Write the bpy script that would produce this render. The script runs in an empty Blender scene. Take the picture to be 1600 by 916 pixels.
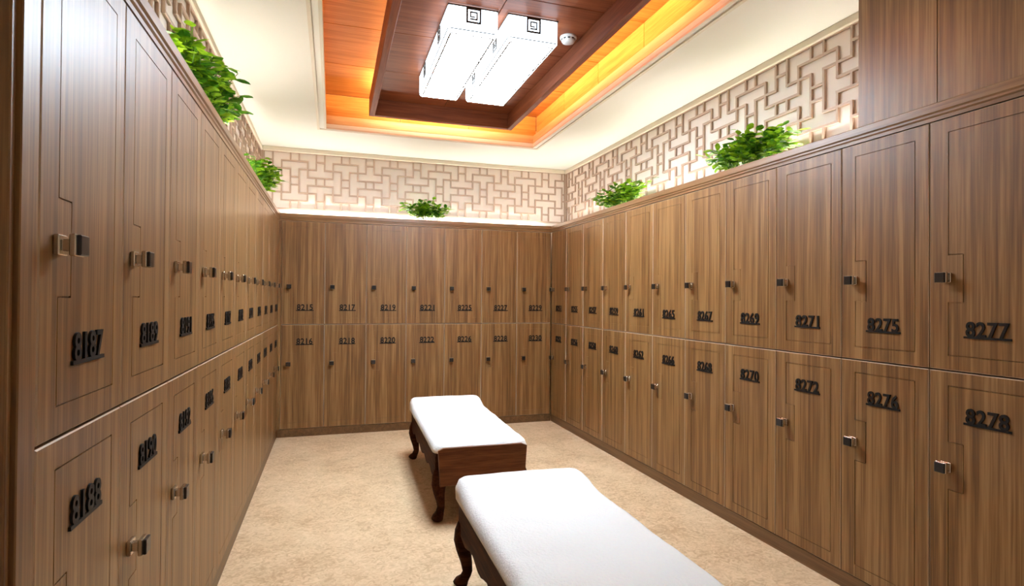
import bpy, bmesh, math, random
from mathutils import Vector, Matrix, noise as mnoise

random.seed(7)
scene = bpy.context.scene
C = scene.collection

# ------------------------------------------------------------------ camera
CAM_H = 1.3223
cam_data = bpy.data.cameras.new('camera')
cam_data.sensor_width = 36.0
cam_data.sensor_fit = 'HORIZONTAL'
cam_data.lens = 36.0 * 881.39 / 1600.0
cam_data.clip_start = 0.02
camera = bpy.data.objects.new('camera', cam_data)
C.objects.link(camera)
YAW, PITCH, ROLL = 0.3081, 0.0087, 0.0079
fw = Vector((math.sin(YAW) * math.cos(PITCH), math.cos(YAW) * math.cos(PITCH), math.sin(PITCH)))
r0 = Vector((math.cos(YAW), -math.sin(YAW), 0))
u0 = r0.cross(fw)
rr = math.cos(ROLL) * r0 + math.sin(ROLL) * u0
uu = -math.sin(ROLL) * r0 + math.cos(ROLL) * u0
rot = Matrix((rr, uu, -fw)).transposed()
camera.matrix_world = Matrix.Translation((0, 0, CAM_H)) @ rot.to_4x4()
scene.camera = camera

# ------------------------------------------------------------------ world, exposure
world = bpy.data.worlds.new('world')
scene.world = world
world.use_nodes = True
world.node_tree.nodes['Background'].inputs[0].default_value = (1.0, 0.95, 0.88, 1)
world.node_tree.nodes['Background'].inputs[1].default_value = 0.05
scene.view_settings.view_transform = 'Standard'
scene.view_settings.look = 'None'
scene.view_settings.gamma = 1.0
scene.view_settings.use_curve_mapping = False
scene.view_settings.exposure = 0.27
LAMP_POWER = 60.0        # emission of the lantern undersides
LAMP_SIDE = 5.0         # emission of the lantern sides
COVE_POWER = 290.0        # warm strips on top of the ceiling tray
LEDGE_POWER = 70.0       # strips on top of the lockers
scene.cycles.max_bounces = 10
scene.cycles.diffuse_bounces = 6
scene.cycles.sample_clamp_indirect = 6.0

# ------------------------------------------------------------------ room measures
XL, XR, YB = -0.483, 2.252, 5.674           # faces of the three locker rows
WXL, WXR, WYB = -0.69, 2.542, 5.964         # lattice walls behind
YF = -0.9                                   # wall behind the camera
ZT, ZD, ZM = 2.10, 2.03, 1.056              # ledge top, door top, joint between doors
ZC = 2.785                                  # ceiling
OX0, OX1, OY0, OY1 = -0.065, 1.83, 2.0, 5.12  # ceiling opening
ZR = 3.09                                   # ceiling of the recess
TX0, TX1, TY0, TY1 = 0.27, 1.49, 2.36, 4.74   # hanging tray
TZ0, TZI, TZ1 = 2.80, 2.93, 2.955


# ------------------------------------------------------------------ materials
def new_mat(name):
    m = bpy.data.materials.new(name)
    m.use_nodes = True
    nt = m.node_tree
    b = nt.nodes['Principled BSDF']
    return m, nt, b


def plain(name, col, rough=0.5, metal=0.0, spec=0.5, bump=None):
    m, nt, b = new_mat(name)
    b.inputs['Base Color'].default_value = (*col, 1)
    b.inputs['Roughness'].default_value = rough
    b.inputs['Metallic'].default_value = metal
    b.inputs['Specular IOR Level'].default_value = spec
    tc = nt.nodes.new('ShaderNodeTexCoord')
    nz = nt.nodes.new('ShaderNodeTexNoise')
    nz.inputs['Scale'].default_value = 14 if bump is None else bump[0]
    nz.inputs['Detail'].default_value = 3
    nt.links.new(tc.outputs['Object'], nz.inputs['Vector'])
    mx = nt.nodes.new('ShaderNodeMixRGB')
    mx.blend_type = 'MULTIPLY'
    mx.inputs[0].default_value = 0.08
    mx.inputs[1].default_value = (*col, 1)
    nt.links.new(nz.outputs['Color'], mx.inputs[2])
    nt.links.new(mx.outputs[0], b.inputs['Base Color'])
    if bump:
        bp = nt.nodes.new('ShaderNodeBump')
        bp.inputs['Strength'].default_value = bump[1]
        bp.inputs['Distance'].default_value = bump[2]
        nt.links.new(nz.outputs['Fac'], bp.inputs['Height'])
        nt.links.new(bp.outputs[0], b.inputs['Normal'])
    return m


def wood(name, dark, mid, light, scale=(34, 34, 0.9), rough=0.36, spec=0.5, coat=0.0, contrast=(0.36, 0.5, 0.64)):
    """streaked laminate; the streaks run along the axis with the small scale"""
    m, nt, b = new_mat(name)
    tc = nt.nodes.new('ShaderNodeTexCoord')
    oi = nt.nodes.new('ShaderNodeObjectInfo')
    off = nt.nodes.new('ShaderNodeVectorMath')
    off.operation = 'MULTIPLY'
    cmb = nt.nodes.new('ShaderNodeCombineXYZ')
    for i in range(3):
        nt.links.new(oi.outputs['Random'], cmb.inputs[i])
    off.inputs[1].default_value = (13.0, 7.0, 5.0)
    nt.links.new(cmb.outputs[0], off.inputs[0])
    add = nt.nodes.new('ShaderNodeVectorMath')
    add.operation = 'ADD'
    nt.links.new(tc.outputs['Object'], add.inputs[0])
    nt.links.new(off.outputs[0], add.inputs[1])
    mul = nt.nodes.new('ShaderNodeVectorMath')
    mul.operation = 'MULTIPLY'
    mul.inputs[1].default_value = scale
    nt.links.new(add.outputs[0], mul.inputs[0])
    n1 = nt.nodes.new('ShaderNodeTexNoise')
    n1.inputs['Scale'].default_value = 1.0
    n1.inputs['Detail'].default_value = 4.0
    n1.inputs['Roughness'].default_value = 0.62
    n1.inputs['Distortion'].default_value = 0.25
    nt.links.new(mul.outputs[0], n1.inputs['Vector'])
    n2 = nt.nodes.new('ShaderNodeTexNoise')
    n2.inputs['Scale'].default_value = 4.6
    n2.inputs['Detail'].default_value = 2.0
    nt.links.new(mul.outputs[0], n2.inputs['Vector'])
    ma = nt.nodes.new('ShaderNodeMath')
    ma.operation = 'MULTIPLY_ADD'
    ma.inputs[1].default_value = 0.35
    nt.links.new(n2.outputs['Fac'], ma.inputs[0])
    sc = nt.nodes.new('ShaderNodeMath')
    sc.operation = 'MULTIPLY'
    sc.inputs[1].default_value = 0.65
    nt.links.new(n1.outputs['Fac'], sc.inputs[0])
    nt.links.new(sc.outputs[0], ma.inputs[2])
    cr = nt.nodes.new('ShaderNodeValToRGB')
    e = cr.color_ramp.elements
    e[0].position, e[0].color = contrast[0], (*dark, 1)
    e[1].position, e[1].color = contrast[2], (*light, 1)
    k = e.new(contrast[1])
    k.color = (*mid, 1)
    nt.links.new(ma.outputs[0], cr.inputs[0])
    nt.links.new(cr.outputs[0], b.inputs['Base Color'])
    b.inputs['Roughness'].default_value = rough
    b.inputs['Specular IOR Level'].default_value = spec
    b.inputs['Coat Weight'].default_value = coat
    bp = nt.nodes.new('ShaderNodeBump')
    bp.inputs['Strength'].default_value = 0.08
    bp.inputs['Distance'].default_value = 0.001
    nt.links.new(ma.outputs[0], bp.inputs['Height'])
    nt.links.new(bp.outputs[0], b.inputs['Normal'])
    return m


def glow(name, col, strength):
    m = bpy.data.materials.new(name)
    m.use_nodes = True
    nt = m.node_tree
    nt.nodes.clear()
    o = nt.nodes.new('ShaderNodeOutputMaterial')
    e = nt.nodes.new('ShaderNodeEmission')
    e.inputs[0].default_value = (*col, 1)
    e.inputs[1].default_value = strength
    nt.links.new(e.outputs[0], o.inputs[0])
    return m


def floor_material():
    m, nt, b = new_mat('beige_mottled_floor')
    tc = nt.nodes.new('ShaderNodeTexCoord')
    n1 = nt.nodes.new('ShaderNodeTexNoise')
    n1.inputs['Scale'].default_value = 5.0
    n1.inputs['Detail'].default_value = 4
    n2 = nt.nodes.new('ShaderNodeTexNoise')
    n2.inputs['Scale'].default_value = 30.0
    n2.inputs['Detail'].default_value = 5
    n2.inputs['Distortion'].default_value = 1.6
    for n in (n1, n2):
        nt.links.new(tc.outputs['Object'], n.inputs['Vector'])
    ad = nt.nodes.new('ShaderNodeMath')
    ad.operation = 'MULTIPLY_ADD'
    ad.inputs[1].default_value = 0.62
    nt.links.new(n2.outputs['Fac'], ad.inputs[0])
    s = nt.nodes.new('ShaderNodeMath')
    s.operation = 'MULTIPLY'
    s.inputs[1].default_value = 0.38
    nt.links.new(n1.outputs['Fac'], s.inputs[0])
    nt.links.new(s.outputs[0], ad.inputs[2])
    cr = nt.nodes.new('ShaderNodeValToRGB')
    e = cr.color_ramp.elements
    e[0].position, e[0].color = 0.36, (0.44, 0.285, 0.155, 1)
    e[1].position, e[1].color = 0.64, (0.70, 0.51, 0.325, 1)
    k = e.new(0.5)
    k.color = (0.60, 0.42, 0.25, 1)
    nt.links.new(ad.outputs[0], cr.inputs[0])
    nt.links.new(cr.outputs[0], b.inputs['Base Color'])
    b.inputs['Roughness'].default_value = 0.5
    b.inputs['Specular IOR Level'].default_value = 0.35
    bp = nt.nodes.new('ShaderNodeBump')
    bp.inputs['Strength'].default_value = 0.15
    bp.inputs['Distance'].default_value = 0.002
    nt.links.new(n2.outputs['Fac'], bp.inputs['Height'])
    nt.links.new(bp.outputs[0], b.inputs['Normal'])
    return m


def leaf_material(name, c0, c1):
    m, nt, b = new_mat(name)
    tc = nt.nodes.new('ShaderNodeTexCoord')
    n = nt.nodes.new('ShaderNodeTexNoise')
    n.inputs['Scale'].default_value = 28
    nt.links.new(tc.outputs['Object'], n.inputs['Vector'])
    cr = nt.nodes.new('ShaderNodeValToRGB')
    e = cr.color_ramp.elements
    e[0].position, e[0].color = 0.34, (*c0, 1)
    e[1].position, e[1].color = 0.66, (*c1, 1)
    nt.links.new(n.outputs['Fac'], cr.inputs[0])
    nt.links.new(cr.outputs[0], b.inputs['Base Color'])
    b.inputs['Roughness'].default_value = 0.45
    tr = nt.nodes.new('ShaderNodeBsdfTranslucent')
    nt.links.new(cr.outputs[0], tr.inputs['Color'])
    mx = nt.nodes.new('ShaderNodeMixShader')
    mx.inputs[0].default_value = 0.42
    nt.links.new(b.outputs[0], mx.inputs[1])
    nt.links.new(tr.outputs[0], mx.inputs[2])
    nt.links.new(mx.outputs[0], nt.nodes['Material Output'].inputs['Surface'])
    return m


M = {}
M['laminate'] = wood('brown_laminate', (0.115, 0.050, 0.014), (0.192, 0.094, 0.029), (0.290, 0.160, 0.060), scale=(32, 32, 0.7), rough=0.40, spec=0.5, contrast=(0.39, 0.5, 0.62))
M['door_edge'] = plain('door_edge_band', (0.50, 0.37, 0.26), 0.3)
M['laminate_h'] = wood('brown_laminate_horizontal', (0.130, 0.060, 0.020), (0.200, 0.102, 0.038), (0.27, 0.152, 0.066), scale=(0.9, 34, 34), rough=0.33)
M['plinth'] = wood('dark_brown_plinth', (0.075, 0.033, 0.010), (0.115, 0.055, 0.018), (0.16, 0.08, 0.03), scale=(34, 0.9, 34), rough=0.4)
M['carcass'] = plain('carcass_board', (0.10, 0.055, 0.028), 0.6)
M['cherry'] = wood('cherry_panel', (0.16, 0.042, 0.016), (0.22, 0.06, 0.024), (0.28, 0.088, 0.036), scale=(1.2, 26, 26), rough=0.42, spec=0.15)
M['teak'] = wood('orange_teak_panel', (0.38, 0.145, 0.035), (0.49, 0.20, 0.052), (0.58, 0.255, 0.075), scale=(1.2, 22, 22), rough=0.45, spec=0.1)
M['teak_y'] = wood('orange_teak_rail', (0.38, 0.145, 0.035), (0.49, 0.20, 0.052), (0.58, 0.255, 0.075), scale=(22, 1.2, 22), rough=0.45, spec=0.1)
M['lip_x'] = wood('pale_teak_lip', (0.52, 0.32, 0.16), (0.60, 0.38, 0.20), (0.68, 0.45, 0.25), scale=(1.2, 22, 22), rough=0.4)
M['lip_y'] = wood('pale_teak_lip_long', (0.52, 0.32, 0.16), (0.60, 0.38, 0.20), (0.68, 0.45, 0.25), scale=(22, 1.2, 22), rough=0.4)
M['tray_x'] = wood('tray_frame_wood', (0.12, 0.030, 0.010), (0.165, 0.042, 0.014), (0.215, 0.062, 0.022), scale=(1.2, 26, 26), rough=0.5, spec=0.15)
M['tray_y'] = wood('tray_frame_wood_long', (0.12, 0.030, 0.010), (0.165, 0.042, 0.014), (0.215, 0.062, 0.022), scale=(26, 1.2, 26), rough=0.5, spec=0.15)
M['bench_wood'] = wood('dark_bench_wood', (0.020, 0.006, 0.003), (0.042, 0.013, 0.006), (0.08, 0.026, 0.011), scale=(30, 2.0, 30), rough=0.6, spec=0.03)
M['bench_wood_x'] = wood('reddish_bench_end_wood', (0.075, 0.024, 0.008), (0.13, 0.043, 0.014), (0.19, 0.07, 0.024), scale=(2.0, 30, 30), rough=0.45, spec=0.25)
M['floor'] = floor_material()
M['ceiling'] = plain('cream_ceiling_paint', (0.86, 0.86, 0.80), 0.75, bump=(160, 0.04, 0.001))
M['cream_trim'] = plain('cream_trim_paint', (0.74, 0.68, 0.56), 0.5)
M['wallpaper'] = plain('pale_pink_cream_wall', (0.84, 0.745, 0.66), 0.7)
M['plaster'] = plain('plain_wall_plaster', (0.82, 0.78, 0.70), 0.75)
M['fret'] = plain('taupe_fretwork', (0.44, 0.315, 0.235), 0.5)
M['black'] = plain('black_gloss', (0.012, 0.009, 0.008), 0.28)
M['number'] = plain('black_number_metal', (0.010, 0.008, 0.007), 0.5, spec=0.2)
M['chrome'] = plain('satin_nickel', (0.62, 0.55, 0.46), 0.22, metal=1.0)
M['towel'] = plain('white_towelling', (0.79, 0.78, 0.76), 0.9, spec=0.2, bump=(95, 0.45, 0.006))
M['leaf_a'] = leaf_material('fresh_green_leaf', (0.14, 0.35, 0.012), (0.42, 0.68, 0.03))
M['leaf_b'] = leaf_material('deep_green_leaf', (0.025, 0.13, 0.008), (0.12, 0.33, 0.015))
M['stem'] = plain('green_stem', (0.12, 0.24, 0.04), 0.6)
M['white_plastic'] = plain('white_plastic', (0.80, 0.78, 0.74), 0.4)
M['lamp'] = glow('lit_lantern_underside', (0.83, 0.99, 1.13), LAMP_POWER)
M['lamp_side'] = glow('lit_lantern_side', (0.83, 0.99, 1.13), LAMP_SIDE)
M['cove_soft'] = glow('warm_led_dimmed', (1.0, 0.60, 0.25), COVE_POWER * 0.11)
M['cove'] = glow('warm_led', (1.0, 0.62, 0.27), COVE_POWER)
M['cove_far'] = glow('warm_led_far', (1.0, 0.68, 0.36), COVE_POWER * 1.8)
M['led'] = glow('white_led', (1.0, 0.97, 0.88), LEDGE_POWER)
M['lamp_frame'] = plain('lantern_bronze', (0.05, 0.036, 0.025), 0.5)


# ------------------------------------------------------------------ helpers
def bx(bm, x0, x1, y0, y1, z0, z1, mi=0):
    v = [bm.verts.new(c) for c in ((x0, y0, z0), (x1, y0, z0), (x1, y1, z0), (x0, y1, z0),
                                   (x0, y0, z1), (x1, y0, z1), (x1, y1, z1), (x0, y1, z1))]
    for q in ((0, 3, 2, 1), (4, 5, 6, 7), (0, 1, 5, 4), (1, 2, 6, 5), (2, 3, 7, 6), (3, 0, 4, 7)):
        f = bm.faces.new([v[i] for i in q])
        f.material_index = mi
    return v


def mesh_of(name, bm, mats, bevel=0.0, smooth=False):
    if bevel:
        bmesh.ops.bevel(bm, geom=bm.edges[:], offset=bevel, segments=1, affect='EDGES', profile=0.5)
    me = bpy.data.meshes.new(name)
    bmesh.ops.recalc_face_normals(bm, faces=bm.faces[:])
    bm.to_mesh(me)
    bm.free()
    for m in (mats if isinstance(mats, (list, tuple)) else [mats]):
        me.materials.append(m)
    if smooth:
        for f in me.polygons:
            f.use_smooth = True
    return me


def put(name, me, parent=None, loc=(0, 0, 0), rz=0.0):
    o = bpy.data.objects.new(name, me)
    C.objects.link(o)
    o.location = loc
    o.rotation_euler = (0, 0, rz)
    if parent is not None:
        o.parent = parent
    return o


def box(name, b, mat, parent=None, bevel=0.0):
    """box given by world (or parent) bounds, origin at the middle of its base"""
    x0, x1, y0, y1, z0, z1 = b
    cx, cy = (x0 + x1) / 2, (y0 + y1) / 2
    bm = bmesh.new()
    bx(bm, x0 - cx, x1 - cx, y0 - cy, y1 - cy, 0, z1 - z0)
    return put(name, mesh_of(name, bm, mat, bevel), parent, (cx, cy, z0))


def tag(o, label, cat, group=None):
    o['label'] = label
    o['category'] = cat
    if group:
        o['group'] = group
    return o


def thing(name, label, cat, loc=(0, 0, 0), rz=0.0, group=None):
    return tag(put(name, None, None, loc, rz), label, cat, group)


def struct(o, label=None):
    o['kind'] = 'structure'
    if label:
        o['label'] = label
    return o


# ------------------------------------------------------------------ room shell
struct(box('floor', (WXL - .1, WXR + .1, YF - .1, WYB + .1, -0.1, 0.0), M['floor']), 'beige mottled floor of the changing room')
struct(box('wall_back', (WXL - .1, WXR + .1, WYB, WYB + .1, 0, 3.2), M['wallpaper']), 'pale wall behind the back row of lockers')
struct(box('wall_left', (WXL - .1, WXL, YF, WYB, 0, 3.2), M['wallpaper']), 'pale wall behind the left row of lockers')
struct(box('wall_right', (WXR, WXR + .1, YF, WYB, 0, 3.2), M['wallpaper']), 'pale wall behind the right row of lockers')
struct(box('wall_front', (WXL - .1, WXR + .1, YF - .1, YF, 0, 3.2), M['plaster']), 'plain wall on the near side of the room')


def frame_bm(x0, x1, y0, y1, ix0, ix1, iy0, iy1, z0, z1):
    """flat rectangular ring between an outer and an inner rectangle"""
    bm = bmesh.new()
    o = [(x0, y0), (x1, y0), (x1, y1), (x0, y1)]
    i = [(ix0, iy0), (ix1, iy0), (ix1, iy1), (ix0, iy1)]
    V = {}
    for k, z in (('b', z0), ('t', z1)):
        V['o' + k] = [bm.verts.new((a, b, z)) for a, b in o]
        V['i' + k] = [bm.verts.new((a, b, z)) for a, b in i]
    for a in range(4):
        b = (a + 1) % 4
        bm.faces.new((V['ob'][a], V['ib'][a], V['ib'][b], V['ob'][b]))
        bm.faces.new((V['ot'][a], V['ot'][b], V['it'][b], V['it'][a]))
        bm.faces.new((V['ob'][a], V['ob'][b], V['ot'][b], V['ot'][a]))
        bm.faces.new((V['ib'][a], V['it'][a], V['it'][b], V['ib'][b]))
    return bm


ceiling = struct(put('ceiling', mesh_of('ceiling', frame_bm(WXL, WXR, YF, WYB, OX0, OX1, OY0, OY1, ZC, ZC + 0.03), M['ceiling'])),
                 'cream painted ceiling around the wooden recess')
# flat raised border round the opening, its thin inner bead, the lit wooden lip
put('border_moulding', mesh_of('border_moulding', frame_bm(OX0 - .075, OX1 + .075, OY0 - .075, OY1 + .075, OX0 - .055, OX1 + .055, OY0 - .055, OY1 + .055, ZC - .008, ZC), M['cream_trim']), ceiling)
put('edge_bead', mesh_of('edge_bead', frame_bm(OX0 - .018, OX1 + .018, OY0 - .018, OY1 + .018, OX0, OX1, OY0, OY1, ZC - .014, ZC), M['cream_trim']), ceiling)
T = .03
ZL = ZC + .105
for n, b, mat in (('recess_lip', (OX0 - T, OX0, OY0, OY1, ZC + .03, ZL), 'lip_y'), ('recess_lip', (OX1, OX1 + T, OY0, OY1, ZC + .03, ZL), 'lip_y'),
                  ('recess_lip', (OX0 - T, OX1 + T, OY1, OY1 + T, ZC + .03, ZL), 'lip_x'), ('recess_lip', (OX0 - T, OX1 + T, OY0 - T, OY0, ZC + .03, ZL), 'lip_x')):
    box(n, b, M[mat], ceiling, 0.003)
# recess walls, in boards that follow the seams of the recess ceiling
W2 = .05
ys = [OY0 - W2, 2.52, 3.17, 3.82, 4.47, OY1 + W2]
for a, b in zip(ys[:-1], ys[1:]):
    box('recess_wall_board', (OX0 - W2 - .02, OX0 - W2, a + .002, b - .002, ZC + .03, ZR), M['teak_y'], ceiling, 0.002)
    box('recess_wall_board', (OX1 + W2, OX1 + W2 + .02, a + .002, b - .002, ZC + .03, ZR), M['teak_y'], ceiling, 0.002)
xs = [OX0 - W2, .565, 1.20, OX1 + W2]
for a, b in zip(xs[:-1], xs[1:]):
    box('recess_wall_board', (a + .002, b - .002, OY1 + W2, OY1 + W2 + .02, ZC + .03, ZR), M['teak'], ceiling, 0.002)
    box('recess_wall_board', (a + .002, b - .002, OY0 - W2 - .02, OY0 - W2, ZC + .03, ZR), M['teak'], ceiling, 0.002)
    for c, d in zip(ys[:-1], ys[1:]):
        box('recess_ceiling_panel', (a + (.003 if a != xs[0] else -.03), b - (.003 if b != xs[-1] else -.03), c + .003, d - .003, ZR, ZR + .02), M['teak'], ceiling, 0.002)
box('recess_backing', (OX0 - .1, OX1 + .1, OY0 - .1, OY1 + .1, ZR + .021, ZR + .05), M['cream_trim'], ceiling)

# cornice between lattice and ceiling
for n, b in (('trim_1', (WXL, WXL + .03, YF, WYB, ZC - .045, ZC)), ('trim_2', (WXR - .03, WXR, 1.97, WYB, ZC - .045, ZC)),
             ('trim_3', (WXL + .03, WXR - .03, WYB - .03, WYB, ZC - .045, ZC))):
    struct(box(n, b, M['cream_trim'], None, 0.006), {'trim_1': 'narrow cornice above the left lattice', 'trim_2': 'narrow cornice above the right lattice', 'trim_3': 'narrow cornice above the back lattice'}[n])

# ------------------------------------------------------------------ ceiling tray
tray = thing('ceiling_tray', 'dark cherry wood tray hanging in the ceiling recess around the lamp', 'ceiling panel', ((TX0 + TX1) / 2, (TY0 + TY1) / 2, TZ0))
cx, cy = tray.location.x, tray.location.y
R_ = .045
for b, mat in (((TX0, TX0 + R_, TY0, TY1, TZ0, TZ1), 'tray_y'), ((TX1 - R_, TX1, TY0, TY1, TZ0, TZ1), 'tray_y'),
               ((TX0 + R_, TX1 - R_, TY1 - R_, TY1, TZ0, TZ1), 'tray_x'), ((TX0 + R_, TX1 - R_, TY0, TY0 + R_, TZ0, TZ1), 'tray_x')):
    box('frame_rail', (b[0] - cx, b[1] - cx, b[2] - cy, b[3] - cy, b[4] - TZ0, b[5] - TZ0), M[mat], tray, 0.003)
ty = [TY0 + R_, 2.855, 3.47, 4.085, TY1 - R_]
txs = [TX0 + R_, (TX0 + TX1) / 2, TX1 - R_]
for a, b in zip(ty[:-1], ty[1:]):
    for c, d in zip(txs[:-1], txs[1:]):
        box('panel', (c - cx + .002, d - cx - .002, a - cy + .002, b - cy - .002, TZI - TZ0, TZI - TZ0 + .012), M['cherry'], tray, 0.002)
box('backing_board', (TX0 + R_ - cx, TX1 - R_ - cx, TY0 + R_ - cy, TY1 - R_ - cy, TZI - TZ0 + .013, TZ1 - TZ0), M['teak'], tray)
# warm strips lying on the tray
zs = TZ1 + .001
sw = .015
for lab, b in (('along the left edge', (TX0 + .26, TX0 + .26 + sw, TY0 + .05, TY1 - .05, zs, zs + .012)), ('along the right edge', (TX1 - .03 - sw, TX1 - .03, TY0 + .05, TY1 - .05, zs, zs + .012)),
               ('along the far edge', (TX0 + .1, TX1 - .05, TY1 - .03 - sw, TY1 - .03, zs, zs + .012)), ('along the near edge', (TX0 + .08, TX1 - .08, TY0 + .03, TY0 + .03 + sw, zs, zs + .012))):
    tag(box('led_strip', b, M['cove_soft' if 'left' in lab else 'cove_far' if 'far' in lab else 'cove']), 'warm light strip hidden on the ceiling tray ' + lab, 'light strip', 'warm strips on the ceiling tray')

# ------------------------------------------------------------------ ceiling lantern
LX = ((.585, .868), (.928, 1.228))
LY0, LY1, LZ0, LZ1 = 3.02, 4.10, 2.78, TZI
lamp = thing('ceiling_lantern', 'twin white box lantern glowing on the wooden ceiling tray', 'ceiling lamp', (.906, 3.56, LZ0))
ox, oy, oz = lamp.location


def fret_square(bm, c, ux, uz, n, s):
    """little square emblem with an inner meander; c centre, ux and uz in-plane axes, n normal"""
    c, ux, uz, n = Vector(c), Vector(ux), Vector(uz), Vector(n)

    def bar(a0, a1, b0, b1):
        vs = []
        for d in (0, .004):
            for a, b in ((a0, b0), (a1, b0), (a1, b1), (a0, b1)):
                vs.append(bm.verts.new(c + ux * a * s + uz * b * s + n * d))
        for q in ((0, 1, 2, 3), (4, 5, 6, 7), (0, 1, 5, 4), (1, 2, 6, 5), (2, 3, 7, 6), (3, 0, 4, 7)):
            bm.faces.new([vs[i] for i in q])
    t = .12
    bar(-.5, .5, .5 - t, .5)
    bar(-.5, .5, -.5, -.5 + t)
    bar(-.5, -.5 + t, -.5 + t, .5 - t)
    bar(.5 - t, .5, -.5 + t, .5 - t)
    bar(-.26, .26, .18, .27)
    bar(-.26, -.17, -.04, .18)
    bar(-.26, .08, -.12, -.04)
    bar(.17, .26, -.27, .18)
    bar(-.26, .17, -.27, -.18)


for (x0, x1) in LX:
    sh = box('shade', (x0 - ox, x1 - ox, LY0 - oy, LY1 - oy, 0, LZ1 - LZ0), M['lamp_side'], lamp, 0.012)
    sh.data.materials.append(M['lamp'])
    for f in sh.data.polygons:
        if f.normal.z < -.9:
            f.material_index = 1
    # thin bronze lines on the underside and edges
    bm = bmesh.new()
    t = .005
    w2, l2 = (x1 - x0) / 2, (LY1 - LY0) / 2
    for yy in (-l2 + .03, -l2 / 3, l2 / 3, l2 - .03):
        bx(bm, -w2 + .02, w2 - .02, yy - t, yy + t, -.0025, .001)
    for xx in (-w2 + .02, w2 - .02):
        bx(bm, xx - t, xx + t, -l2 + .03, l2 - .03, -.0025, .001)
    h = LZ1 - LZ0
    for s in (-1, 1):
        bx(bm, -w2 + .01, w2 - .01, s * l2 - .002, s * l2 + .002, .01, .014)
        bx(bm, s * w2 - .002, s * w2 + .002, -l2 + .01, l2 - .01, .01, .014)
        bx(bm, -w2, w2, s * l2 - .002, s * l2 + .002, h - .012, h - .004)
        bx(bm, s * w2 - .002, s * w2 + .002, -l2, l2, h - .012, h - .004)
    fr = put('frame_line', mesh_of('frame_line', bm, M['lamp_frame']), sh, (0, 0, 0))
    for s in (-1, 1):
        bm = bmesh.new()
        fret_square(bm, (0, s * (l2 + .001), .095), (1, 0, 0), (0, 0, 1), (0, s, 0), .085)
        put('emblem', mesh_of('emblem', bm, M['lamp_frame']), sh)
        for k in (-1, 1):
            bm = bmesh.new()
            fret_square(bm, (s * (w2 + .001), k * l2 * .5, .085), (0, 1, 0), (0, 0, 1), (s, 0, 0), .085)
            put('emblem', mesh_of('emblem', bm, M['lamp_frame']), sh)

# ------------------------------------------------------------------ smoke detector


def lathe(profile, n=24):
    bm = bmesh.new()
    rings = []
    for r, z in profile:
        if r < 1e-6:
            rings.append([bm.verts.new((0, 0, z))])
        else:
            rings.append([bm.verts.new((r * math.cos(2 * math.pi * k / n), r * math.sin(2 * math.pi * k / n), z)) for k in range(n)])
    for a, b in zip(rings[:-1], rings[1:]):
        for k in range(n):
            j = (k + 1) % n
            if len(a) == 1 and len(b) == 1:
                continue
            if len(a) == 1:
                bm.faces.new((a[0], b[k], b[j]))
            elif len(b) == 1:
                bm.faces.new((a[k], a[j], b[0]))
            else:
                bm.faces.new((a[k], a[j], b[j], b[k]))
    return bm


det = thing('smoke_detector', 'round white smoke detector on the ceiling tray beside the lantern', 'smoke detector', (1.365, 3.19, TZI))
put('base', mesh_of('base', lathe([(0, 0), (.05, 0), (.052, -.006), (.05, -.014), (0, -.014)]), M['white_plastic'], smooth=False), det)
put('dome', mesh_of('dome', lathe([(.042, -.014), (.042, -.026), (.036, -.036), (.022, -.042), (0, -.043)]), M['white_plastic'], smooth=True), det)
bm = bmesh.new()
for k in range(10):
    a = 2 * math.pi * k / 10
    r = .0425
    v = bx(bm, r - .002, r + .001, -.007, .007, -.024, -.017)
    bmesh.ops.rotate(bm, verts=v, cent=(0, 0, 0), matrix=Matrix.Rotation(a, 3, 'Z'))
put('vent_slot', mesh_of('vent_slot', bm, M['black']), det)

# ------------------------------------------------------------------ lockers


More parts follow.
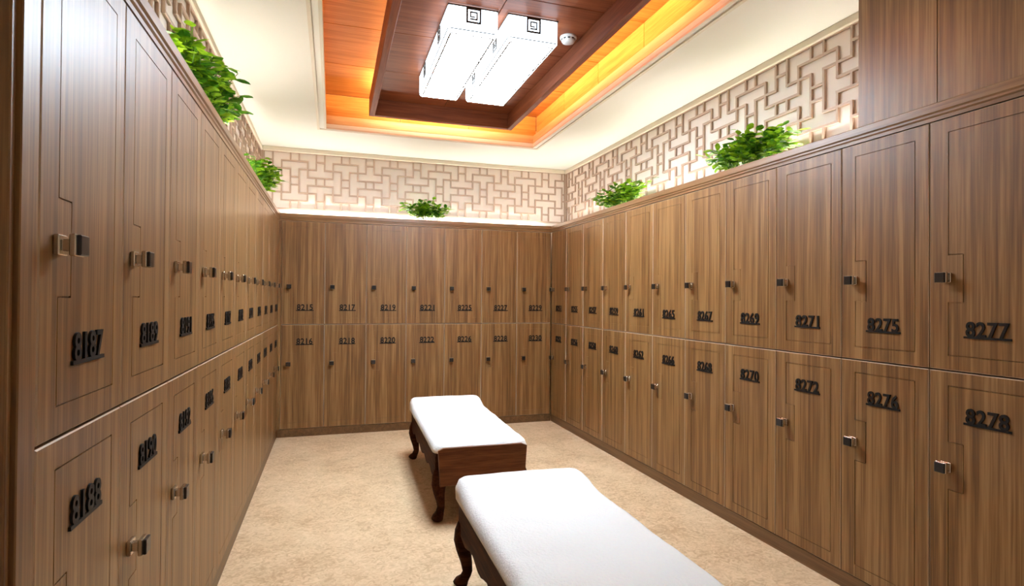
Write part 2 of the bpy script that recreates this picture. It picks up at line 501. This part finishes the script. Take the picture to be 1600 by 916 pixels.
def grid_relief(xs, zs, depth, y_front, y_back, bev=0.0):
    """front made of cells lying at different depths, with the walls between them, sides and back"""
    bm = bmesh.new()
    nx, nz = len(xs) - 1, len(zs) - 1
    cache = {}

    def vt(i, k, y):
        key = (i, k, round(y, 5))
        if key not in cache:
            cache[key] = bm.verts.new((xs[i], y, zs[k]))
        return cache[key]
    D = [[y_front + depth((xs[i] + xs[i + 1]) / 2, (zs[k] + zs[k + 1]) / 2) for k in range(nz)] for i in range(nx)]
    for i in range(nx):
        for k in range(nz):
            y = D[i][k]
            bm.faces.new((vt(i, k, y), vt(i + 1, k, y), vt(i + 1, k + 1, y), vt(i, k + 1, y)))
            if i + 1 < nx and abs(D[i + 1][k] - y) > 1e-6:
                y2 = D[i + 1][k]
                bm.faces.new((vt(i + 1, k, y), vt(i + 1, k, y2), vt(i + 1, k + 1, y2), vt(i + 1, k + 1, y)))
            if k + 1 < nz and abs(D[i][k + 1] - y) > 1e-6:
                y2 = D[i][k + 1]
                bm.faces.new((vt(i, k + 1, y), vt(i + 1, k + 1, y), vt(i + 1, k + 1, y2), vt(i, k + 1, y2)))
    # chamfered rim: front border -> slightly larger border behind -> back
    x0, x1, z0, z1 = xs[0] - bev, xs[-1] + bev, zs[0] - bev, zs[-1] + bev
    yc = y_front + bev
    ch = [bm.verts.new(c) for c in ((x0, yc, z0), (x1, yc, z0), (x1, yc, z1), (x0, yc, z1))]
    bk = [bm.verts.new(c) for c in ((x0, y_back, z0), (x1, y_back, z0), (x1, y_back, z1), (x0, y_back, z1))]
    bot = [vt(i, 0, y_front) for i in range(nx + 1)]
    top = [vt(i, nz, y_front) for i in range(nx + 1)]
    lef = [vt(0, k, y_front) for k in range(nz + 1)]
    rig = [vt(nx, k, y_front) for k in range(nz + 1)]
    for q in ([ch[0], ch[1]] + bot[::-1], [ch[1], ch[2]] + rig[::-1], [ch[3], ch[2]] + top[::-1], [ch[0], ch[3]] + lef[::-1]):
        bm.faces.new(q).material_index = 1
    for a in range(4):
        b = (a + 1) % 4
        bm.faces.new((ch[a], bk[a], bk[b], ch[b]))
    bm.faces.new(bk)
    return bm


GAP = .0017
door_cache, body_cache, knob_mesh = {}, {}, None


def door_mesh(w, h, upper):
    key = (round(w, 4), round(h, 4), upper)
    if key in door_cache:
        return door_cache[key]
    c = .0028
    x0, x1, z0, z1 = -w / 2 + GAP + c, w / 2 - GAP - c, GAP + c, h - GAP - c
    gx0, gx1, gz0, gz1 = -w / 2 + .072, w / 2 - .056, .057, h - .055
    nx, (n0, n1) = -w / 2 + .126, ((.262, .442) if upper else (.528, .708))
    g = .0032

    def inP(x, z):
        return gx0 < x < gx1 and gz0 < z < gz1 and not (x < nx and n0 < z < n1)

    def depth(x, z):
        if inP(x, z) and not all(inP(x + a, z + b) for a in (-g, g) for b in (-g, g)):
            return .0036
        return 0.0
    xs = sorted([x0, x1, gx0, gx0 + g, nx, nx + g, gx1 - g, gx1])
    zs = sorted([z0, z1, gz0, gz0 + g, n0 - g, n0, n1, n1 + g, gz1 - g, gz1])
    me = mesh_of('door', grid_relief(xs, zs, depth, 0.0, .018, c), [M['laminate'], M['door_edge']])
    door_cache[key] = me
    return me


def body_mesh(w, h, d):
    key = (round(w, 4), round(h, 4))
    if key not in body_cache:
        bm = bmesh.new()
        bx(bm, -w / 2 + .0006, w / 2 - .0006, .0195, d, .0006, h - .0006)
        body_cache[key] = mesh_of('body', bm, M['carcass'])
    return body_cache[key]


def make_knob():
    bm = bmesh.new()

    def b(s, y0, y1, mi, bev):
        t = bmesh.new()
        bx(t, -s, s, y0, y1, -s, s)
        bmesh.ops.bevel(t, geom=t.edges[:], offset=bev, segments=1, affect='EDGES')
        tmp = bpy.data.meshes.new('tmp')
        t.to_mesh(tmp)
        t.free()
        n0 = len(bm.faces)
        bm.from_mesh(tmp)
        bm.faces.ensure_lookup_table()
        for f in bm.faces[n0:]:
            f.material_index = mi
        bpy.data.meshes.remove(tmp)
    b(.019, -.010, 0, 0, .002)
    b(.011, -.026, -.009, 0, .002)
    b(.0205, -.036, -.025, 0, .002)
    b(.0190, -.044, -.0355, 1, .002)
    return mesh_of('knob', bm, [M['chrome'], M['black']])


knob_mesh = make_knob()


def number_mesh(s):
    cu = bpy.data.curves.new('number', 'FONT')
    cu.body = s
    cu.size = .078
    cu.extrude = .0025
    cu.offset = .0016
    cu.resolution_u = 3
    cu.align_x = 'CENTER'
    cu.space_character = 1.06
    o = bpy.data.objects.new('tmp_number', cu)
    C.objects.link(o)
    bpy.context.view_layer.update()
    me0 = bpy.data.meshes.new_from_object(o.evaluated_get(bpy.context.evaluated_depsgraph_get()))
    bpy.data.objects.remove(o)
    bpy.data.curves.remove(cu)
    bm = bmesh.new()
    bm.from_mesh(me0)
    bpy.data.meshes.remove(me0)
    xs_ = [v.co.x for v in bm.verts]
    wd = max(xs_) - min(xs_)
    mid = (max(xs_) + min(xs_)) / 2
    for v in bm.verts:      # text lies in XY facing +Z: stand it up, facing -Y
        x, y, z = v.co
        v.co = ((x - mid) * (.143 / wd), -.0026 - z, y + .004)
    bx(bm, -.078, .078, -.0052, -.0002, -.0035, .0045)
    return mesh_of('number', bm, M['number'])


DEPTH = {'left': .2, 'back': .28, 'right': .28}


def locker(side, k, num, upper, w, pos, rz, label):
    z0, z1 = (ZM + .001, ZD) if upper else (.0765, ZM - .001)
    h = z1 - z0
    t = thing('locker', label, 'locker', (pos[0], pos[1], z0), rz, {'left': 'lockers along the left wall', 'right': 'lockers along the right wall', 'back': 'lockers along the back wall'}[side])
    put('body', body_mesh(w, h, DEPTH[side]), t)
    d = put('door', door_mesh(w, h, upper), t)
    kz = .356 if upper else .612
    kn = put('knob', knob_mesh, d, (-w / 2 + .069, -.0003, kz))
    nz = .131 if upper else .790
    nb = put('number', number_mesh(str(num)), d, (-w / 2 + .209, 0, nz))
    kn['label'] = 'square black and nickel lock knob'
    nb['label'] = 'black raised number ' + str(num) + ' on a bar'
    return t


ORD = ['first', 'second', 'third', 'fourth', 'fifth', 'sixth', 'seventh', 'eighth', 'ninth', 'tenth', 'last']
RIGHT = [8277, 8275, 8271, 8269, 8267, 8265, 8261, 8259, 8257, 8255, 8251]
LEFT = [8187, 8189, 8191, 8195, 8197, 8199, 8201, 8205, 8207, 8209, 8211]
BACK = [8215, 8217, 8219, 8221, 8225, 8227, 8229]
PR = (YB - 1.628) / 10
PL = (YB - 1.172) / 11
PB = (2.245 + .456) / 7
for k in range(11):
    for up in (True, False):
        tier = 'upper' if up else 'lower'
        n = RIGHT[k] + (0 if up else 1)
        y = 1.628 - PR / 2 + k * PR
        where = ('nearest the camera' if k == 0 else 'farthest away in the corner' if k == 10 else ORD[k] + ' column from the near end')
        locker('right', k, n, up, PR, (XR, y), -math.pi / 2, f'{tier} brown locker numbered {n} on the right wall, {where}')
        n = LEFT[k] + (0 if up else 1)
        y = 1.172 + PL / 2 + k * PL
        locker('left', k, n, up, PL, (XL, y), math.pi / 2, f'{tier} brown locker numbered {n} on the left wall, {where}')
for k in range(7):
    for up in (True, False):
        tier = 'upper' if up else 'lower'
        n = BACK[k] + (0 if up else 1)
        where = ('leftmost column' if k == 0 else 'rightmost column' if k == 6 else ORD[k] + ' column from the left')
        locker('back', k, n, up, PB, (-.456 + PB / 2 + k * PB, YB), 0, f'{tier} brown locker numbered {n} on the back wall, {where}')

# fillers, end panels, plinths, ledges
tag(box('filler_strip', (XL + .001, -.457, YB + .002, YB + .02, .0765, ZD), M['laminate']), 'narrow brown filler strip in the left back corner beside locker 8215', 'filler strip')
end = thing('locker_row_end', 'dark brown end casing closing the left locker row at the near end', 'panel', (XL, 1.1, 0))
box('stile', (-.02, 0, .012, .070, 0, ZD - .001), M['laminate'], end, .002)
box('side_panel', (WXL - XL + .002, -.008, -.005, .011, 0, ZD - .001), M['laminate'], end, .002)
YN = 1.628 - PR
struct(box('wall_near_right', (XR + .004, WXR - .002, YF, YN - .002, 0, ZD), M['plaster']), 'plain wall beyond the near end of the right lockers')
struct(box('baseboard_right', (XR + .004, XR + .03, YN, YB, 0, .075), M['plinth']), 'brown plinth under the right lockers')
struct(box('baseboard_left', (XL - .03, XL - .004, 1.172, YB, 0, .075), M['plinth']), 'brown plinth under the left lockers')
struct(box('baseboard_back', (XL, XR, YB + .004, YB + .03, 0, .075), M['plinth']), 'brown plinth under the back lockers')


def ledge(name, label, length, depth, loc, rz):
    """board over a locker row with a stepped front moulding; local x along, y into the wall"""
    t = thing(name, label, 'ledge', loc, rz)
    bm = bmesh.new()
    bx(bm, -length / 2, length / 2, .0, depth, .034, .07)
    put('top_board', mesh_of('top_board', bm, M['laminate_h'], .002), t)
    # stepped moulding profile swept along x
    prof = [(.03, .002), (-.001, .002), (-.001, .016), (-.006, .022), (-.006, .030), (-.012, .036), (-.012, .066), (-.009, .070), (-.0005, .070), (-.0005, .033), (.03, .033)]
    bm = bmesh.new()
    a = [bm.verts.new((-length / 2, y, z)) for y, z in prof]
    b = [bm.verts.new((length / 2, y, z)) for y, z in prof]
    for i in range(len(prof)):
        j = (i + 1) % len(prof)
        bm.faces.new((a[i], a[j], b[j], b[i]))
    bm.faces.new(a[::-1])
    bm.faces.new(b)
    put('front_moulding', mesh_of('front_moulding', bm, M['laminate_h']), t)
    return t


ledge('ledge', 'brown ledge on top of the right locker row', YB - YF, WXR - XR - .002, (XR, (YB + YF) / 2, ZD), -math.pi / 2)
ledge('ledge', 'brown ledge on top of the left locker row', YB - 1.096, XL - WXL - .002, (XL, (YB + 1.096) / 2, ZD), math.pi / 2)
ledge('ledge', 'brown ledge on top of the back locker row', XR - XL, WYB - YB - .002, ((XL + XR) / 2, YB, ZD), 0)

# boxed upper cabinet on the right, in panels
up = thing('upper_cabinet', 'plain brown upper cabinet above lockers 8275 and 8277', 'cabinet', (XR + .02, 0, ZT))
e = [1.965, 1.612, 1.208, .804, .4, -.004, -.41, YF + .002]
for a, b in zip(e[:-1], e[1:]):
    box('front_panel', (0, .018, b + .001, a - .001, .001, ZC - ZT - .001), M['laminate'], up, .001)
box('side_panel', (.0185, WXR - XR - .022, 1.947, 1.965, .001, ZC - ZT - .001), M['laminate'], up)

# ------------------------------------------------------------------ strips on the locker tops
tag(box('led_strip', (XL + .05, XR - .05, WYB - .05, WYB - .035, ZT + .002, ZT + .014), M['led']), 'white light strip hidden on the back ledge below the lattice', 'light strip', 'white strips on the locker tops')
tag(box('led_strip', (WXR - .05, WXR - .035, 1.975, YB, ZT + .002, ZT + .014), M['led']), 'white light strip hidden on the right ledge below the lattice', 'light strip', 'white strips on the locker tops')
tag(box('led_strip', (WXL + .035, WXL + .05, 1.2, YB, ZT + .002, ZT + .014), M['led']), 'white light strip hidden on the left ledge below the lattice', 'light strip', 'white strips on the locker tops')

# ------------------------------------------------------------------ lattice


def shape_at(c, r):
    """label of the pane that cell (column c, row r) belongs to; period six columns, seven rows"""
    p, m = divmod(c, 6)
    if m == 5:
        p, m = p + 1, -1
    s = -1 if m in (-1, 4) else 1
    if m == 4:                     # mirror of column 2 about the B axis of this period
        s = -1
    A = p if m in (-1, 0, 1) else None
    if r in (0, 6):
        if m in (0, 3):
            return ('q', p, m, r)
        # corner pieces join columns 1,2 (left of B) or 4,5 (right of B)
        if m in (1, 2):
            return ('L', p, 0, r // 4)
        return ('L', p if m == 4 else p - 1, 1, r // 4)
    if r in (1, 5):
        if m in (-1, 0, 1):
            return ('TA', p, 0, r // 4)
        if m == 2:
            return ('L', p, 0, r // 4)
        if m == 4:
            return ('L', p, 1, r // 4)
        return ('TB', p, 0, r // 4)
    if r in (2, 4):
        if m == 0:
            return ('TA', p, 0, r // 4)
        if m == 1:
            return ('S', p, 0, 0)
        if m == -1:
            return ('S', p - 1, 1, 0)
        return ('TB', p, 0, r // 4)
    if m in (0, 3):
        return ('q', p, m, r)
    if m in (1, 2):
        return ('S', p, 0, 0)
    return ('S', p if m == 4 else p - 1, 1, 0)


def lattice(name, label, length, a0, cw, rh, zc, loc, rz, ends=(1, 1)):
    """fretwork: local x along the wall, front towards -y. a0 = local x of one T axis"""
    t = thing(name, label, 'lattice', loc, rz)
    bw, bd = .0135, .016
    z0 = zc - 3.5 * rh
    c_lo = math.floor((0 - a0) / cw - .5) - 1
    c_hi = math.ceil((length - a0) / cw + .5) + 1
    X = lambda c: a0 + (c - .5) * cw          # left edge of column c
    bars = []
    for r in range(1, 7):                     # horizontal runs
        run = None
        for c in range(c_lo, c_hi + 1):
            on = shape_at(c, r - 1) != shape_at(c, r) and c < c_hi
            if on and run is None:
                run = c
            if not on and run is not None:
                bars.append((max(X(run), 0) - bw / 2, min(X(c), length) + bw / 2, z0 + r * rh, 0))
                run = None
    for c in range(c_lo, c_hi + 1):           # vertical runs
        x = X(c)
        if x < .012 or x > length - .012:
            continue
        run = None
        for r in range(0, 8):
            on = r < 7 and shape_at(c - 1, r) != shape_at(c, r)
            if on and run is None:
                run = r
            if not on and run is not None:
                bars.append((z0 + run * rh, z0 + r * rh, x, 1))
                run = None
    cache = {}
    for a, b, q, vert in bars:
        if not vert:
            a, b = max(a, 0), min(b, length)
        L = b - a
        if L < .02:
            continue
        key = (round(L, 4), vert)
        if key not in cache:
            bm = bmesh.new()
            if vert:
                bx(bm, -bw / 2, bw / 2, -bd + .001, 0, -L / 2, L / 2)
            else:
                bx(bm, -L / 2, L / 2, -bd, 0, -bw / 2, bw / 2)
            cache[key] = mesh_of('lattice_bar', bm, M['fret'])
        put('lattice_bar', cache[key], t, (q, 0, (a + b) / 2) if vert else ((a + b) / 2, 0, q))
    # frame
    for zz in (z0 - .006, z0 + 7 * rh + .006):
        bm = bmesh.new()
        bx(bm, -length / 2, length / 2, -bd - .002, 0, -.008, .008)
        put('frame_rail', mesh_of('frame_rail', bm, M['fret']), t, (length / 2, 0, zz))
    for k_, xx in enumerate((.006, length - .006)):
        if not ends[k_]:
            continue
        bm = bmesh.new()
        bx(bm, -.006, .006, -bd - .002, 0, -3.5 * rh - .001, 3.5 * rh + .001)
        put('frame_stile', mesh_of('frame_stile', bm, M['fret']), t, (xx, 0, zc))
    return len(bars)


RH = .0785
ZLC = 2.4635
nb = [lattice('lattice_panel', 'long fretwork lattice on the back wall above the lockers', WXR - WXL - .04, .114 - (WXL + .02), .0803, RH, ZLC, (WXL + .02, WYB - .0005, 0), 0)]
# right wall: local x runs towards the camera; two panels
CW = .0868
y_far = WYB - .02
split = 2.442 + 3 * .5208
nb.append(lattice('lattice_panel', 'fretwork lattice on the right wall, far panel near the back corner', y_far - split, y_far - (split + .5208 * 1), CW, RH, ZLC, (WXR - .0005, y_far, 0), -math.pi / 2, (1, 0)))
nb.append(lattice('lattice_panel', 'fretwork lattice on the right wall, near panel beside the upper cabinet', split - 1.968, split - 2.442, CW, RH, ZLC, (WXR - .0005, split, 0), -math.pi / 2, (0, 1)))
nb.append(lattice('lattice_panel', 'fretwork lattice on the left wall, near panel behind the largest plant', 3.0 - 1.2, .3, CW, RH, ZLC, (WXL + .0005, 1.2, 0), math.pi / 2, (1, 0)))
nb.append(lattice('lattice_panel', 'fretwork lattice on the left wall, far panel reaching the back corner', y_far - 3.0, .3, CW, RH, ZLC, (WXL + .0005, 3.0, 0), math.pi / 2, (0, 1)))
print('lattice bars', nb)

# ------------------------------------------------------------------ benches


def poly_plate(pts, y0, y1, axis):
    """extrude outline pts (a, z) along the remaining axis between y0 and y1"""
    bm = bmesh.new()
    mk = (lambda a, z, t: (a, t, z)) if axis == 'y' else (lambda a, z, t: (t, a, z))
    f = [bm.verts.new(mk(a, z, y0)) for a, z in pts]
    b = [bm.verts.new(mk(a, z, y1)) for a, z in pts]
    n = len(pts)
    bm.faces.new(f)
    bm.faces.new(b[::-1])
    for i in range(n):
        j = (i + 1) % n
        bm.faces.new((f[i], b[i], b[j], f[j]))
    return bm


def scallop(length, ztop, zbot, n=28):
    """apron outline with a shaped lower edge (a drop in the middle, brackets at the ends)"""
    pts = [(-length / 2, ztop), (length / 2, ztop)]
    for i in range(n + 1):
        u = 1 - 2 * i / n
        a = abs(u)
        z = zbot + .028 * math.sin(a * math.pi * 2.5) ** 2 * (1 if a > .18 else .6) - .018 * max(0, (a - .86) / .14)
        pts.append((u * length / 2, z))
    return pts


def leg_mesh():
    """curved leg with knee, ankle and scrolled foot, leaning out along +x and +y locally"""
    prof = [(.30, .000, .030), (.26, .006, .036), (.21, .012, .034), (.16, .008, .027), (.11, -.002, .021), (.075, -.006, .018), (.05, .002, .020), (.033, .014, .026), (.018, .020, .028), (.006, .016, .022), (.0, .014, .014)]
    bm = bmesh.new()
    n = 10
    rings = []
    for z, o, r in prof:
        r *= 1.22
        ring = []
        for k in range(n):
            a = 2 * math.pi * k / n
            ca, sa = math.cos(a), math.sin(a)
            q = max(abs(ca), abs(sa)) ** .55
            ring.append(bm.verts.new((o + r * ca / q, o + r * sa / q, z)))
        rings.append(ring)
    for a, b in zip(rings[:-1], rings[1:]):
        for k in range(n):
            bm.faces.new((a[k], a[(k + 1) % n], b[(k + 1) % n], b[k]))
    bm.faces.new(rings[0])
    bm.faces.new(rings[-1][::-1])
    return mesh_of('leg', bm, M['bench_wood'], smooth=True)


LEG = leg_mesh()


def cushion_mesh(w, L, z0, th, head, seed, nx=30, ny=70):
    """towel covered pad: rounded edges, raised head end at +y, soft wrinkles"""
    bm = bmesh.new()
    r = .045

    def top(x, y):
        u = (y - (L / 2 - .30)) / .22
        u = min(max(u, 0), 1)
        s = u * u * (3 - 2 * u)
        zz = z0 + th + head * s
        v = Vector((x * 3.1 + seed, y * 6.0, seed))
        zz += .006 * mnoise.noise(v) + .003 * mnoise.noise(v * 2.7)
        return zz
    ts = [(-1 + 2 * i / nx) for i in range(nx + 1)]
    vs = {}
    for i, a in enumerate(ts):
        for j in range(ny + 1):
            b = -1 + 2 * j / ny
            # ease towards edges so that the rim is finely sampled
            ax = math.sin(a * math.pi / 2) * .35 + a * .65
            by = math.sin(b * math.pi / 2) * .3 + b * .7
            x, y = ax * w / 2, by * L / 2
            # rounded plan corners
            cxr = .07
            dx, dy = abs(x) - (w / 2 - cxr), abs(y) - (L / 2 - cxr)
            if dx > 0 and dy > 0:
                m_ = max(dx, dy)
                d_ = math.hypot(dx, dy)
                k = m_ / d_
                x = math.copysign(w / 2 - cxr + dx * k, x)
                y = math.copysign(L / 2 - cxr + dy * k, y)
            # drop at the rim
            ex = min(w / 2 * (1 - abs(ax)), L / 2 * (1 - abs(by)))
            drop = 0
            if ex < r:
                q = 1 - ex / r
                drop = r * (1 - math.sqrt(max(0, 1 - q * q)))
            vs[i, j] = bm.verts.new((x, y, top(x, y) - drop))
    for i in range(nx):
        for j in range(ny):
            bm.faces.new((vs[i, j], vs[i + 1, j], vs[i + 1, j + 1], vs[i, j + 1]))
    # skirt down to the base
    loop = [(i, 0) for i in range(nx)] + [(nx, j) for j in range(ny)] + [(i, ny) for i in range(nx, 0, -1)] + [(0, j) for j in range(ny, 0, -1)]
    low = []
    for (i, j) in loop:
        c = vs[i, j].co
        low.append(bm.verts.new((c.x * .995, c.y * .998, z0 - .004 - .006 * abs(mnoise.noise(Vector((c.x * 4, c.y * 7, seed)))))))
    n = len(loop)
    for k in range(n):
        bm.faces.new((vs[loop[k]], vs[loop[(k + 1) % n]], low[(k + 1) % n], low[k]))
    bm.faces.new(low[::-1])
    return mesh_of('towel_pad', bm, M['towel'], smooth=True)


def bench(label, cx, cy, w, L, rz, seed, head):
    t = thing('bench', label, 'bench', (cx, cy, 0), rz, 'white padded benches in the middle')
    zt = .385
    wi, Li = w - .03, L - .03
    # aprons
    for s in (-1, 1):
        put('side_apron', mesh_of('side_apron', poly_plate(scallop(Li - .08, zt, .235), -.011, .011, 'x'), M['bench_wood']), t, (s * (wi / 2 - .014), 0, 0))
    bm = poly_plate([(-wi / 2 + .02, zt + .028), (wi / 2 - .02, zt + .028)] + [(wi / 2 - .02 - (wi - .04) * i / 16, .222 + .012 * math.sin(math.pi * i / 16)) for i in range(17)], -.012, .012, 'y')
    ep = put('end_panel', mesh_of('end_panel', bm, M['bench_wood_x']), t, (0, Li / 2 - .008, 0))
    ep['label'] = 'reddish wooden board at the head end'
    # the board at the foot end stands up in front of the pad
    hw = w / 2 - .024
    pts = [(-hw, .432), (-hw + .03, .444), (hw - .03, .444), (hw, .432)] + [(hw - .012 - (2 * hw - .024) * i / 16, .222 + .012 * math.sin(math.pi * i / 16)) for i in range(17)]
    ep = put('end_panel', mesh_of('end_panel', poly_plate(pts, -.011, .011, 'y'), M['bench_wood_x']), t, (0, -L / 2 - .008, 0))
    ep['label'] = 'reddish wooden board at the foot end'
    bm = bmesh.new()
    bx(bm, -wi / 2, wi / 2, -Li / 2 + .006, Li / 2 - .006, zt, zt + .024)
    put('seat_board', mesh_of('seat_board', bm, M['bench_wood'], .004), t)
    for sx in (-1, 1):
        for sy in (-1, 1):
            l = put('leg', LEG, t, (sx * (wi / 2 - .036), sy * (Li / 2 - .055), 0))
            l.rotation_euler = (0, 0, {(1, 1): 0, (-1, 1): math.pi / 2, (-1, -1): math.pi, (1, -1): -math.pi / 2}[(sx, sy)])
            # corner block above the leg
    p = put('towel_pad', cushion_mesh(w, L, zt + .026, .05, head, seed), t)
    p['label'] = 'white towelling covered pad, raised at the far end'
    return t


bench('white padded bench with carved dark legs, nearest the camera', .852, 1.885, .63, 1.42, math.radians(-.5), 3.3, .035)
bench('white padded bench with carved dark legs, farther away by the back lockers', .882, 3.975, .585, 1.44, math.radians(-1.6), 9.1, .04)

# ------------------------------------------------------------------ plants


def leaf(bm, base, d, up_, length, width, curl, mi):
    """one lobed leaf of eight triangles, folded along its rib"""
    d = d.normalized()
    s = d.cross(up_)
    if s.length < 1e-3:
        s = Vector((1, 0, 0))
    s.normalize()
    n = s.cross(d).normalized()
    mid, l, r = [], [], []
    for k, (t, wv) in enumerate(((0, .0), (.28, .8), (.55, 1.0), (.82, .55), (1, 0))):
        c = base + d * (length * t) - n * (curl * length * t * t)
        mid.append(bm.verts.new(c))
        if 0 < k < 4:
            off = s * (width / 2 * wv) - n * (width * .12 * wv) + d * (length * .07)
            l.append(bm.verts.new(c + off))
            off = -s * (width / 2 * wv) - n * (width * .12 * wv) + d * (length * .07)
            r.append(bm.verts.new(c + off))
    fs = []
    for side, flip in ((l, 0), (r, 1)):
        qs = [(mid[0], side[0], mid[1]), (mid[1], side[0], side[1], mid[2]), (mid[2], side[1], side[2], mid[3]), (mid[3], side[2], mid[4])]
        for q in qs:
            fs.append(bm.faces.new(q[::-1] if flip else q))
    for f in fs:
        f.material_index = mi


def plant(label, loc, rz, length, depth, height, n_sprig, seed, ymax):
    """sprawling bunch of leafy sprigs; local x along the ledge, -y towards the room"""
    rnd = random.Random(seed)
    t = thing('leafy_plant', label, 'plant', loc, rz, 'green plants on the locker tops')
    lb, sb = bmesh.new(), bmesh.new()
    for i in range(n_sprig):
        bx0 = rnd.uniform(-.36, .36) * length
        by0 = rnd.uniform(-.2, .25) * depth
        ang = rnd.uniform(0, 2 * math.pi)
        out = rnd.uniform(.25, 1.0)
        tip = Vector((bx0 + math.cos(ang) * out * length * .22 + bx0 * .25, by0 + math.sin(ang) * out * depth * .42 - .01, height * (rnd.uniform(.45, 1.0) * (1 - .35 * abs(bx0) / (length * .5)))))
        b0 = Vector((bx0 * .7, by0 * .5, .004))
        mid = (b0 + tip) / 2 + Vector((0, 0, height * .16))
        pts = [b0 * (1 - u) ** 2 + mid * 2 * u * (1 - u) + tip * u * u for u in (0, .25, .5, .75, 1)]
        # stem: thin three sided tube
        rings = []
        for p in pts:
            rings.append([sb.verts.new(p + Vector((math.cos(a), math.sin(a), 0)) * .0022) for a in (0, 2.1, 4.2)])
        for a, b in zip(rings[:-1], rings[1:]):
            for k in range(3):
                sb.faces.new((a[k], a[(k + 1) % 3], b[(k + 1) % 3], b[k]))
        mi = 0 if rnd.random() < .75 else 1
        nl = 9
        for k in range(nl):
            u = .25 + .75 * k / (nl - 1)
            p = b0 * (1 - u) ** 2 + mid * 2 * u * (1 - u) + tip * u * u
            dr = (2 * (1 - u) * (mid - b0) + 2 * u * (tip - mid)).normalized()
            a = rnd.uniform(0, 2 * math.pi)
            side = Vector((math.cos(a), math.sin(a), rnd.uniform(-.2, .6)))
            d = dr * rnd.uniform(.1, .6) + side
            if p.y + d.y * .06 > .16:
                d.y = -abs(d.y)
            leaf(lb, p, d, Vector((rnd.uniform(-.3, .3), rnd.uniform(-.3, .3), 1)), rnd.uniform(.045, .075), rnd.uniform(.028, .045), rnd.uniform(.1, .5), mi if rnd.random() < .8 else 1 - mi)
    for v in lb.verts:
        v.co.z = max(v.co.z, .003 if v.co.y > -.14 else -.06)
        v.co.y = min(v.co.y, ymax)
    f = put('foliage', mesh_of('foliage', lb, [M['leaf_a'], M['leaf_b']]), t)
    f['kind'] = 'stuff'
    put('stems', mesh_of('stems', sb, M['stem']), t)
    return t


plant('big bushy green plant on the right ledge below the near lattice panel', (XR + .10, 2.77, ZT + .001), -math.pi / 2, .62, .24, .22, 95, 11, .16)
plant('small green plant on the right ledge towards the back corner', (XR + .10, 4.33, ZT + .001), -math.pi / 2, .74, .22, .22, 75, 12, .16)
plant('small green plant in the middle of the back ledge', (.94, YB + .10, ZT + .001), 0, .46, .22, .23, 60, 13, .16)
plant('largest dark green plant on the left ledge, near end', (XL - .06, 2.72, ZT + .001), math.pi / 2, .9, .24, .26, 120, 14, .09)
plant('small green plant on the left ledge towards the back corner', (XL - .06, 4.6, ZT + .001), math.pi / 2, .9, .24, .26, 75, 15, .09)
